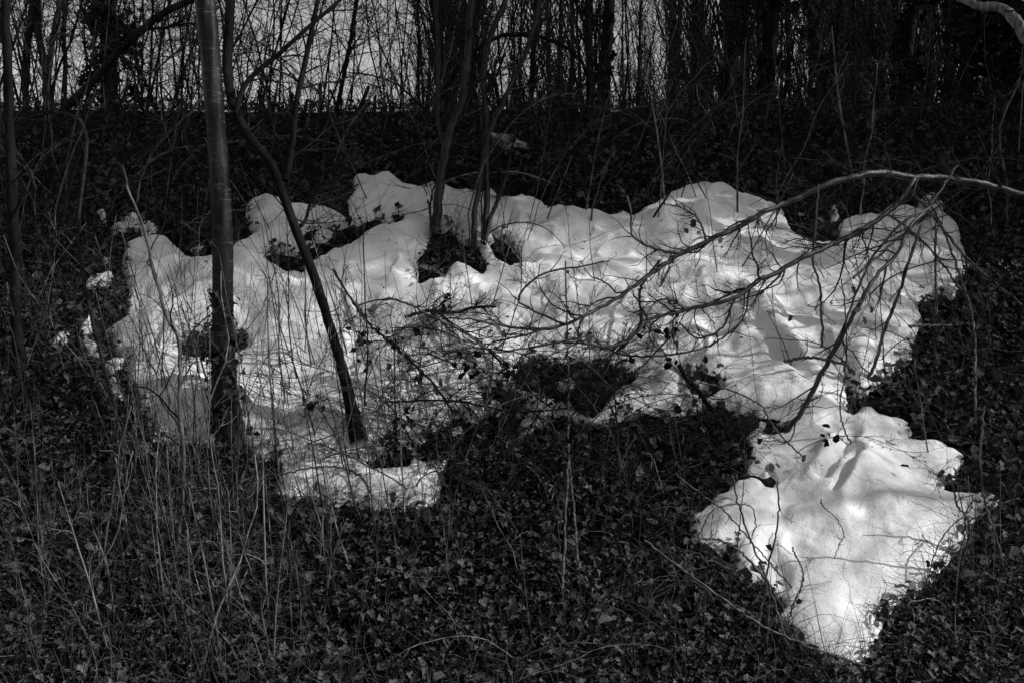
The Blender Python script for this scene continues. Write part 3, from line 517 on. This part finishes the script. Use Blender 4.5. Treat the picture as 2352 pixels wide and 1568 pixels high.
# ------------------------------------------------------------------ grass and twig litter
def strands(n, ymin, ymax, L, r, mt, name, label, cat, dens=None, flat=.5, margin=.02, seg=5):
    x, y = scatter(n, ymin, ymax, dens, margin); a = Acc(); z = H(x, y)
    for xx, yy, zz in zip(x, y, z):
        d = np.array([R.gauss(0, flat), R.gauss(-.25, flat), abs(R.gauss(.6, .35))]); l = L * R.uniform(.4, 1.4)
        c = wig((xx, yy, zz + R.uniform(0, .05)), d, l, seg, .22, -.10); c[:, 2] = np.maximum(c[:, 2], H(c[:, 0], c[:, 1]) + .03)
        a.tube(c, taper(r, r * .4, len(c)), 3, False)
    tag(a.build(name, mt), label, cat, kind='stuff')
strands(22000, 5.1, 11.8, .15, .0014, M['straw'], 'dry_grass', 'pale dry grass blades lying over the ivy', 'grass', lambda x, y: np.clip(.38 + 1.2 * fbm(x + 9, y, 1.1, 2) + .5 * (x < -1) * (y < 7) + .4 * (y > 10.8), 0, 1), .7)
strands(12000, 5.1, 11.7, .34, .0022, M['stalk'], 'twig_litter', 'thin bare twigs tangled through the ivy', 'twigs', None, .75)

def stalks(n, dens, ymin, ymax, L, r, mt, name, label, cat, margin):
    x, y = scatter(n, ymin, ymax, dens, margin); a = Acc()
    for xx, yy in zip(x, y):
        c = wig((xx, yy, float(H(xx, yy)) - .02), (R.gauss(-.05, .28), R.gauss(-.1, .2), 1), L * R.uniform(.4, 1.3), 5, R.choice([.04, .10, .2]), -.01); rr = r * R.uniform(.6, 1.5)
        a.tube(c, taper(rr, rr * .4, len(c)), 3, False)
        if R.random() < .5:
            i = R.randint(1, 4); d = c[i + 1] - c[i] if i < 5 else c[i] - c[i - 1]; q = wig(c[i], nrm(d) + rv(.5), L * .3, 4, .15); a.tube(q, taper(rr * .6, rr * .3, len(q)), 3, False)
    tag(a.build(name, mt), label, cat, kind='stuff')
stalks(3400, lambda x, y: np.where(x < -1.0, 1, .32) * np.where(y < 9, 1, .5), 5.2, 9.4, .5, .0021, M['stalk'], 'dead_stalks', 'thin dead stalks standing in a dense thicket at the left and in the ivy', 'stalks', .04)
stalks(1500, lambda x, y: np.where((sd_at(x, y) > 0) & (x < -.55), 1, 0) * np.clip(.35 - x * .35, 0, 1), 6.2, 8.6, .62, .0021, M['twig'], 'snow_stalks', 'dark thin stalks standing through the left half of the snow', 'stalks', 10)
stalks(2600, lambda x, y: np.ones_like(x), 9.0, 11.7, .62, .0032, M['twig'], 'bank_brush', 'dark fine brush standing all over the shaded upper bank and crest', 'brush', .0)
strands(9000, 5.1, 7.2, .17, .0015, M['straw'], 'dry_grass', 'tufts of dry pale grass in the lower left foreground', 'grass', lambda x, y: np.clip((-x - .3) * .5, 0, 1) * np.clip(.5 + 1.2 * fbm(x, y, 1.6, 2), 0, 1), .6)
# bits of bark, buds and leaf lying on the snow
n = 2600; x = rs.uniform(-3.2, 3.2, n); y = rs.uniform(5.9, 9.8, n); k_ = (sd_at(x, y) > .05) & (rs.rand(n) < np.clip(.45 + 1.3 * fbm(x, y, 2.4, 2), .06, 1)) & ((y > 6.9) | (rs.rand(n) < .35)); x, y = x[k_], y[k_]; n = len(x)
a = Acc(); leaf_batch(a, np.stack([x, y, top(x, y) + .002], -1), bankN(x, y) + rs.normal(0, .35, (n, 3)), rs.uniform(.004, .017, n) * np.where((rs.rand(n) < .12) & (y > 6.9), 2.2, 1), rs, 'oval', .3)
tag(a.build('snow_debris', M['dark'], smooth=False), 'dark specks of bark and buds strewn over the snow', 'debris', kind='stuff')

# ------------------------------------------------------------------ thin stems and brambles, each its own object
def where(x, y):
    u = W0 / 2 + PX * x / y; z = float(H(x, y)); v = H0 / 2 - PX * (z / y - math.tan(PITCH)) 
    side = 'left corner' if u < 450 else 'cherry tree' if u < 700 else 'leaning tree' if u < 1000 else 'middle' if u < 1500 else 'tongue' if u < 2250 else 'right edge'
    lvl = 'high on the bank' if y > 9.2 else 'in the snow' if sd_at(x, y) > 0 else 'in front of the snow' if y < 7 else 'beside the snow'
    return side, lvl
def stem_obj(x, y, L, r, lean, kind, m='stem', tw=4):
    z = float(top(x, y)) - .05 if kind != 'bramble_cane' else float(H(x, y)); b = np.array([x, y, z])
    if kind == 'bramble_cane': c = wig((0, 0, 0), (lean, R.gauss(-.1, .4), .9), L, 12, .10, -.11)
    else: c = wig((0, 0, 0), (lean, R.gauss(-.05, .15), 1), L, 9, R.choice([.03, .06, .13]), .01)
    hh = H(c[:, 0] + x, c[:, 1] + y) - z; c[1:, 2] = np.maximum(c[1:, 2], hh[1:] + .02)
    r *= R.choice([.8, 1.1, 1.3, 1.7]); a = Acc(); cr = taper(r, r * .45, len(c)); a.tube(c, cr, 5)
    grow(a, c, cr, tw + 1, L * .25, .65, 0 if kind == 'bramble_cane' and m == 'stem' else 1, .0016, 3, .25, .03, .22)
    if kind == 'bramble_cane':
        for i in range(1, len(c) - 1):
            for _ in range(2):
                q = nrm(rv()); pp = c[i] + (c[i + 1] - c[i]) * R.random(); a.tube(np.array([pp, pp + q * .009]), [.0016, .0002], 3, False)
    o = a.build(kind, M[m if m == 'twig' else R.choice(['stem', 'stem', 'hazel', 'straws', 'twig'])]); o.location = tuple(b)
    if m == 'twig' and R.random() < .4:
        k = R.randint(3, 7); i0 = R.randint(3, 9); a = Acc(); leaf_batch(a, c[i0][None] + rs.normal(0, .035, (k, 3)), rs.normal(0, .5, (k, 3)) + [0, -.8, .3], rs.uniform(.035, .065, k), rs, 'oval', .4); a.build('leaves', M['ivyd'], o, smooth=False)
    s, l = where(x, y); ln = 'leaning left' if c[-1][0] < -.18 * L else 'leaning right' if c[-1][0] > .18 * L else 'standing straight'
    if kind == 'bare_sapling': tag(o, f'thin bare stem {ln} {l} by the {s}' if s not in ('middle',) else f'thin bare stem {ln} {l} near the middle', 'stem', f'bare stems {l} by the {s}')
    else: tag(o, f'thorny bramble cane arching {"left" if c[-1][0] < 0 else "right"} {l} by the {s}' if s != 'middle' else f'thorny bramble cane arching {"left" if c[-1][0] < 0 else "right"} {l} near the middle', 'bramble', f'bramble canes {l} by the {s}')
    return o
def xa(u, y): return (u - W0 / 2) / PX * y
for i in range(165):                       # foreground left thicket
    u = R.triangular(-20, 1080, 420); y = R.uniform(5.5, 7.9); stem_obj(xa(u, y), y, R.uniform(.5, 1.45), R.uniform(.0026, .0048), R.gauss(-.08, .16), 'bare_sapling', tw=R.randint(2, 5))
for i in range(50):
    u = R.uniform(980, 2340); y = R.uniform(5.5, 9.0); 
    if 1750 < u < 2200 and y < 6.8: continue
    stem_obj(xa(u, y), y, R.uniform(.35, 1.0), R.uniform(.0022, .0042), R.gauss(.02, .25), 'bare_sapling', tw=R.randint(2, 5))
for i in range(80):                        # upper bank
    u = R.uniform(0, 2352); y = R.uniform(9.2, 11.3); stem_obj(xa(u, y), y, R.uniform(.6, 1.8), R.uniform(.004, .008), R.gauss(.0, .3), 'bare_sapling', 'stem', tw=R.randint(3, 7))
for i in range(70):
    u = R.uniform(0, 2352); y = R.uniform(5.5, 7.3)
    if 1600 < u < 2230 and sd_at(xa(u, y), y) > -.1: continue
    stem_obj(xa(u, y), y, R.uniform(.7, 1.5), R.uniform(.002, .0036), R.gauss(0, .6), 'bramble_cane', tw=2)
for i in range(112):                        # tangle over the middle of the snow
    u = R.gauss(1160, 240); y = R.uniform(6.8, 7.9); stem_obj(xa(u, y), y, R.uniform(.6, 1.4), R.uniform(.0022, .004), R.gauss(0, .9), 'bramble_cane', 'twig', tw=11)
for i in range(26):
    u = R.gauss(2060, 90); y = R.uniform(7.6, 8.6); stem_obj(xa(u, y), y, R.uniform(.6, 1.2), R.uniform(.0025, .0045), R.gauss(0, .6), 'bramble_cane', tw=5)
for i in range(70):
    u = R.uniform(0, 2352); y = R.uniform(9.0, 11.6); stem_obj(xa(u, y), y, R.uniform(.9, 2.0), R.uniform(.003, .006), R.gauss(0, .7), 'bramble_cane', tw=5)

# cut stakes on the crest
for i in range(34):
    u = R.uniform(600, 1000) if i < 18 else R.uniform(1500, 2352); y = R.uniform(11.2, 11.9); x = xa(u, y); L = R.uniform(.12, .32); z = float(H(x, y))
    a = Acc(); c = wig((0, 0, -.05), (R.gauss(.0, .25), 0, 1), L + .05, 3, .03); a.tube(c, R.uniform(.010, .022) * np.array([1, 1, .95, .9]), 7)
    o = a.build('cut_stump', M['grey']); o.location = (x, y, z)
    tag(o, 'short sawn stump sticking up from the crest against the ' + ('bright sky' if i < 18 else 'dark poplars'), 'stump', 'sawn stumps on the crest against the ' + ('sky' if i < 18 else 'poplars'))

# ------------------------------------------------------------------ crest shrubs (prototypes, then copies)
def shrub_proto(k_, nst, h, tw, lat):
    root = empty('bare_shrub', (0, 0, 0), 'x', 'shrub', 'x'); twa = Acc()
    for s in range(nst):
        th = R.uniform(0, 6.28); sp = R.uniform(.05, .35)
        c = wig((.12 * math.cos(th), .12 * math.sin(th), -.1), (sp * math.cos(th), sp * math.sin(th), 1), h * R.uniform(.7, 1.1), 14, .07, .03); rr = R.uniform(.006, .017); cr = taper(rr, rr * .3, len(c))
        a = Acc(); a.tube(c, cr, 6); so_ = a.build('stem', M['dark'], root); twa = Acc(); grow(twa, c, cr, tw, lat, .95, 2, .0030, 4, .05, .02, .15, .38); twa.build('twigs', M['twig'], so_)
    return root
protos = [shrub_proto(i, R.randint(4, 6), R.uniform(4, 5.2), 12, R.uniform(.9, 1.4)) for i in range(6)]
spots = []
for i in range(66):
    u = -60 + 1230 * (i + R.uniform(-.4, .4)) / 35 if i < 35 else 1170 + 1260 * (i - 35 + R.uniform(-.4, .4)) / 31; y = R.uniform(11.6, 16) if i < 35 else R.uniform(13, 20)
    if not (560 < u < 960 and i % 2): spots.append((u, y))
for i, (u, y) in enumerate(spots):
    z_ = 'left of the cherry trunk against the sky' if u < 480 else 'between the cherry and hazels against the sky' if u < 1000 else 'right of the hazels before the poplars' if u < 1650 else 'at the right before the dark wood'
    lab = 'bare many stemmed shrub on the crest ' + z_
    x = xa(u, y); loc = (x, y, float(H(x, y)))
    if i < len(protos):
        o = protos[i]; o.location = loc; o.rotation_euler = (0, 0, R.uniform(0, 6.28)); o['label'] = lab; o['group'] = 'crest shrubs ' + z_
    else: dup(protos[i % len(protos)], loc, R.uniform(0, 6.28), R.uniform(.7, 1.1), lab, 'crest shrubs ' + z_)

# ivy clad trees
def ivy_clad(u, Y, wpx, hpx, label, nl=2600, drop=0):
    x = xa(u, Y); z = float(H(x, Y)); b = np.array([x, Y, z]); root = empty('ivy_clad_tree', b, label, 'tree')
    c = wig((0, 0, -.1), (R.gauss(0, .05), 0, 1), 7, 16, .04, .03); cr = taper(.11, .04, len(c)); a = Acc(); a.tube(c, cr, 9); a.build('trunk', M['dark'], root)
    tw = Acc(); grow(tw, c[3:], cr[3:], 22, 1.2, .9, 1, .003, 4); tw.build('crown', M['twig'], root)
    w_ = wpx / 2 / PX * Y; cl = []
    for k_ in range(46):
        t = R.uniform(0, 1) ** .9; i = min(int(t * 15), 14); th = R.uniform(0, 6.28); q = R.uniform(.1, 1) * w_
        cl.append((c[i] + np.array([math.cos(th) * q, math.sin(th) * q, R.uniform(-.2, .2)]), R.uniform(.12, .32) * w_ * 1.6))
    P = []
    for cc, sr in cl: P.append(cc + rs.normal(0, 1, (nl // 46, 3)) * np.array([sr, sr, sr * 1.3]) * .6)
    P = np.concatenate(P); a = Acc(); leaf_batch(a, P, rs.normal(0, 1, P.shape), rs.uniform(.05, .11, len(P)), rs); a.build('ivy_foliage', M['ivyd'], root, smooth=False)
for u, Y, w_, lab in [(262, 13.5, 150, 'tree smothered in black ivy on the crest left of the cherry'), (1385, 17, 26, 'narrow ivy covered trunk standing before the poplars'), (1640, 18, 44, 'first of the dark ivy columns right of the middle'), (1735, 16, 80, 'broad black ivy covered tree at the right of the wood'), (1905, 19, 60, 'ivy covered trunk left of the bright gap in the wood'), (2055, 16, 100, 'broad dark ivy column right of the bright gap in the wood'), (2190, 17, 110, 'dark ivy column near the top right limb'), (2310, 15, 130, 'rightmost black ivy covered tree at the frame edge')]:
    ivy_clad(u, Y, w_, 0, lab)

# ------------------------------------------------------------------ poplar plantation
def poplar(h):
    root = empty('poplar_tree', (0, 0, 0), 'x', 'tree', 'x'); c = wig((0, 0, -.2), (0, 0, 1), h, 16, .012, .02); cr = taper(.095, .02, len(c))
    a = Acc(); a.tube(c, cr, 8); a.build('trunk', M['far'], root); a = Acc()
    grow(a, c, cr, 95, 2.4, .5, 1, .006, 3, .12, .10, .08, .05, 6); a.build('crown', M['fartwig'], root); return root
pp = [poplar(R.uniform(13, 16)) for _ in range(4)]
k_ = 0
for i in range(200):
    Y = 25 + 75 * (i / 200) ** 1.1 + R.uniform(-1, 1); u = R.choice([R.uniform(1150, 2460), R.uniform(1500, 2460)]) if i % 12 else R.uniform(960, 1150)
    x = xa(u, Y); z_ = 'behind the hazels' if u < 1250 else 'behind the middle of the crest' if u < 1800 else 'at the right'
    z_ += ' in the front rows' if Y < 40 else ' in the back rows'
    lab = 'tall bare poplar ' + z_; sc = R.uniform(.8, 1.25)
    if k_ < 4: o = pp[k_]; o.location = (x, Y, 1.3); o['label'] = lab; o['group'] = 'poplars ' + z_
    else: dup(pp[k_ % 4], (x, Y, 1.3), R.uniform(0, 6.28), (sc * R.uniform(.7, 1.3), sc, sc), lab, 'poplars ' + z_)
    k_ += 1

# ------------------------------------------------------------------ the wood continuing to the right of the frame: unseen trees placed to shade the bank
def evergreen(x, y, h, w_, n, label):
    b = np.array([x, y, float(H(x, y))]); root = empty('evergreen_tree', b, label, 'tree', 'evergreens out to the right')
    c = wig((0, 0, -.1), (0, 0, 1), h, 12, .03, .02); a = Acc(); a.tube(c, taper(.13, .03, len(c)), 9); a.build('trunk', M['dark'], root)
    P = []; sub = 60
    for k_ in range(sub):
        t = R.uniform(.08, 1); th = R.uniform(0, 6.28); q = R.uniform(.2, 1) * w_ * (1.15 - .6 * t)
        P.append(np.array([math.cos(th) * q, math.sin(th) * q, h * t]) + rs.normal(0, 1, (n // sub, 3)) * .28)
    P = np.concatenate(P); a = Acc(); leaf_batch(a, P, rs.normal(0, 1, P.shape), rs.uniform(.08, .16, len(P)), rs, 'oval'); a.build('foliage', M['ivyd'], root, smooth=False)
for i, (x, y, h) in enumerate([(6.3,11.6,6.5),(7.2,10.4,8),(8.7,9.8,9.5),(10.1,9.4,12),(11.6,8.9,13.5),(9.2,12,10),(12.2,11.5,14),(7.2,13.2,8),(14.2,9.6,15),(10.6,13.6,12)]):
    evergreen(x, y, h, 1.5, int(900 * h), ['tallest','nearest','leaning','broad','narrow','tall','low','ragged','outer','farthest'][i] + ' dense dark evergreen out to the right of the bank')
for (x, y, z0, z1, lb) in [(12.4,7.7,10.8,14.5,'nearest'),(13.4,8.6,11.4,15.5,'middle'),(14.8,7.6,12.6,17,'farthest'),(12.2,8.9,9.5,14,'shortest')]:  # unseen pines added, crowns set high to shade the left of the bank
    b = np.array([x, y, float(H(x, y))]); root = empty('shade_pine', b, lb + ' of the tall unseen pines added to shade the left of the bank', 'tree', 'pines out to the right')
    c = wig((0, 0, -.1), (0, 0, 1), z1 - b[2], 12, .012, .02); a = Acc(); a.tube(c, taper(.14, .03, len(c)), 9); a.build('trunk', M['dark'], root)
    P = []
    for k_ in range(46):
        th = R.uniform(0, 6.28); q = R.uniform(.1, 1) * 1.7; P.append(np.array([math.cos(th) * q, math.sin(th) * q, R.uniform(z0, z1) - b[2]]) + rs.normal(0, 1, (150, 3)) * .27)
    P = np.concatenate(P); a = Acc(); leaf_batch(a, P, rs.normal(0, 1, P.shape), rs.uniform(.08, .16, len(P)), rs, 'oval'); a.build('foliage', M['ivyd'], root, smooth=False)
for i, (x, y) in enumerate([(9.2,8.3),(10.2,7.6),(11.0,6.9),(11.8,7.9),(12.6,6.6),(10.4,8.8)]):  # unseen bare trees added to dapple the snow with branch shadow
    dup(protos[i], (x, y, float(H(x, y)) - .1), R.uniform(0, 6.28), 2.3, 'unseen tall bare tree added to shade the bank', 'bare trees out to the right')

for i, (x, y, s_) in enumerate([(13.8,8.0,3.0),(15.2,7.6,3.3),(17.5,7.2,3.8)]):  # taller unseen bare trees added for more dappled shade
    dup(protos[(i + 2) % 6], (x, y, float(H(x, y)) - .1), R.uniform(0, 6.28), s_, 'unseen very tall bare tree added to shade the bank', 'tall bare trees out to the right')

# ------------------------------------------------------------------ tell the repeats apart: order along the photo
bpy.context.view_layer.update()
ORD = ['first','second','third','fourth','fifth','sixth','seventh','eighth','ninth','tenth','eleventh','twelfth','thirteenth','fourteenth','fifteenth','sixteenth','seventeenth','eighteenth','nineteenth','twentieth']
TEN = {2:'twenty',3:'thirty',4:'forty',5:'fifty',6:'sixty'}
def ordw(i): return ORD[i] if i < 20 else (TEN[(i + 1) // 10] + '-' + ORD[(i + 1) % 10 - 1] if (i + 1) % 10 else {30:'thirtieth',40:'fortieth',50:'fiftieth',60:'sixtieth'}[i + 1])
gr = {}
for o in C.objects:
    if o.get('group') and not o.parent and o.get('label') and not (o['group'].startswith('poplars') and 'back' in o['group']) and 'out to the right' not in o['group']: gr.setdefault(o['group'], []).append(o)
for g, L in gr.items():
    L.sort(key=lambda o: o.location.x / o.location.y)
    for i, o in enumerate(L): o['label'] = ' '.join((ordw(i) + ' from left, ' + o['label']).split()[:16])
